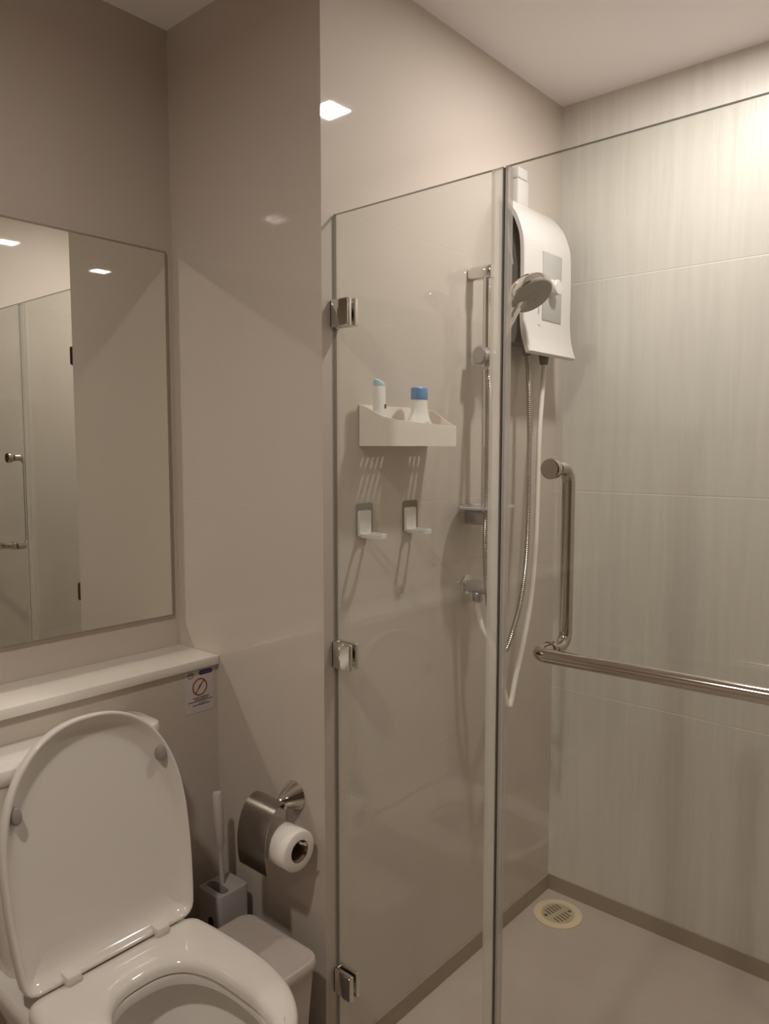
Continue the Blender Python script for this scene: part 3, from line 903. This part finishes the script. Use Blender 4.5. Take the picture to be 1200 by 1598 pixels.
link('side_sliver', b, 'grey', wh, smooth=False)  # pale blade-shaped sliver on the dark side casing
b = bmesh.new()
add_box(b, 1.884, 1.990, 1.0575, 1.0625, 1.733, 1.918, bevel=0.0015)
link('front_panel', b, 'panel', wh)
b = bmesh.new()
add_lathe(b, [(0.023, 0.0), (0.023, 0.008), (0.0205, 0.010), (0.0205, 0.024), (0.0185, 0.0265), (0.0, 0.027)], (1.925, 1.0575, 1.823), (0, -1, 0), 36)
link('dial', b, 'white', wh)
b = bmesh.new()
add_box(b, 1.8625, 1.8665, 1.0580, 1.0615, 1.748, 1.772)
link('print_mark', b, 'panel', wh, smooth=False)
b = bmesh.new(); add_box(b, 1.862, 1.872, 1.0575, 1.0615, 1.716, 1.7175)
link('print_mark', b, 'panel', wh, smooth=False)
b = bmesh.new(); add_lathe(b, [(0.015, 0.0), (0.015, 0.022), (0.0115, 0.045), (0.009, 0.047)], (1.972, 1.100, 1.667), (0, 0, -1), 24); link('inlet_fitting', b, 'dgrey', wh)
b = bmesh.new(); add_lathe(b, [(0.0125, 0.0), (0.0125, 0.016), (0.0105, 0.030)], (1.868, 1.095, 1.667), (0, 0, -1), 24); link('outlet_fitting', b, 'dgrey', wh)

# cable duct above the heater
du = thing('cable_duct', (1.89, YS, 2.05), 'short white cable duct on the wall above the water heater', 'cable duct')
b = bmesh.new(); add_box(b, 1.855, 1.912, 1.124, YS-0.0005, 2.045, 2.118, bevel=0.002); link('duct', b, 'white', du)
b = bmesh.new(); add_box(b, 1.853, 1.905, 1.122, YS-0.0005, 2.119, 2.148, bevel=0.004); link('end_cap', b, 'white', du)

# floor drain
DC = Vector((2.029, 1.050, -0.05))
fd = thing('floor_drain', DC, 'round cream plastic floor drain in the shower corner', 'drain')
b = bmesh.new(); add_lathe(b, [(0.0, 0.0005), (0.0745, 0.0005), (0.0735, 0.004), (0.070, 0.005), (0.052, 0.005), (0.051, 0.003), (0.0, 0.003)], DC, (0, 0, 1), 56); link('rim', b, 'drain', fd)
b = bmesh.new(); add_lathe(b, [(0.0495, 0.0032), (0.0495, 0.0040), (0.048, 0.0046), (0.0, 0.0046)], DC, (0, 0, 1), 48); link('grate', b, 'drainin', fd)
b = bmesh.new()
def dr(u, v, h):                              # grate turned towards the room
    a = math.radians(-12); return (DC.x+u*math.cos(a)-v*math.sin(a), DC.y+u*math.sin(a)+v*math.cos(a), DC.z+h)
for sgn in (-1, 1):
    for k in range(5):
        u = -0.025+k*0.0120 + sgn*0.003
        l = 0.030*math.sqrt(max(0.15, 1-(u/0.045)**2))
        add_prism(b, [(u-0.0026, sgn*0.008), (u+0.0026, sgn*0.008), (u+0.0026+sgn*0.003, sgn*(0.008+l)), (u-0.0026+sgn*0.003, sgn*(0.008+l))], dr, 0.0040, 0.0050)
link('slots', b, 'slot', fd, smooth=False)
for u, v in ((-0.036, 0.016), (0.036, -0.016)):
    b = bmesh.new()
    add_prism(b, [(u+0.006*math.cos(2*PI*k/16), v+0.006*math.sin(2*PI*k/16)) for k in range(16)], dr, 0.0040, 0.0051)
    link('screw_hole', b, 'slot', fd, smooth=False)
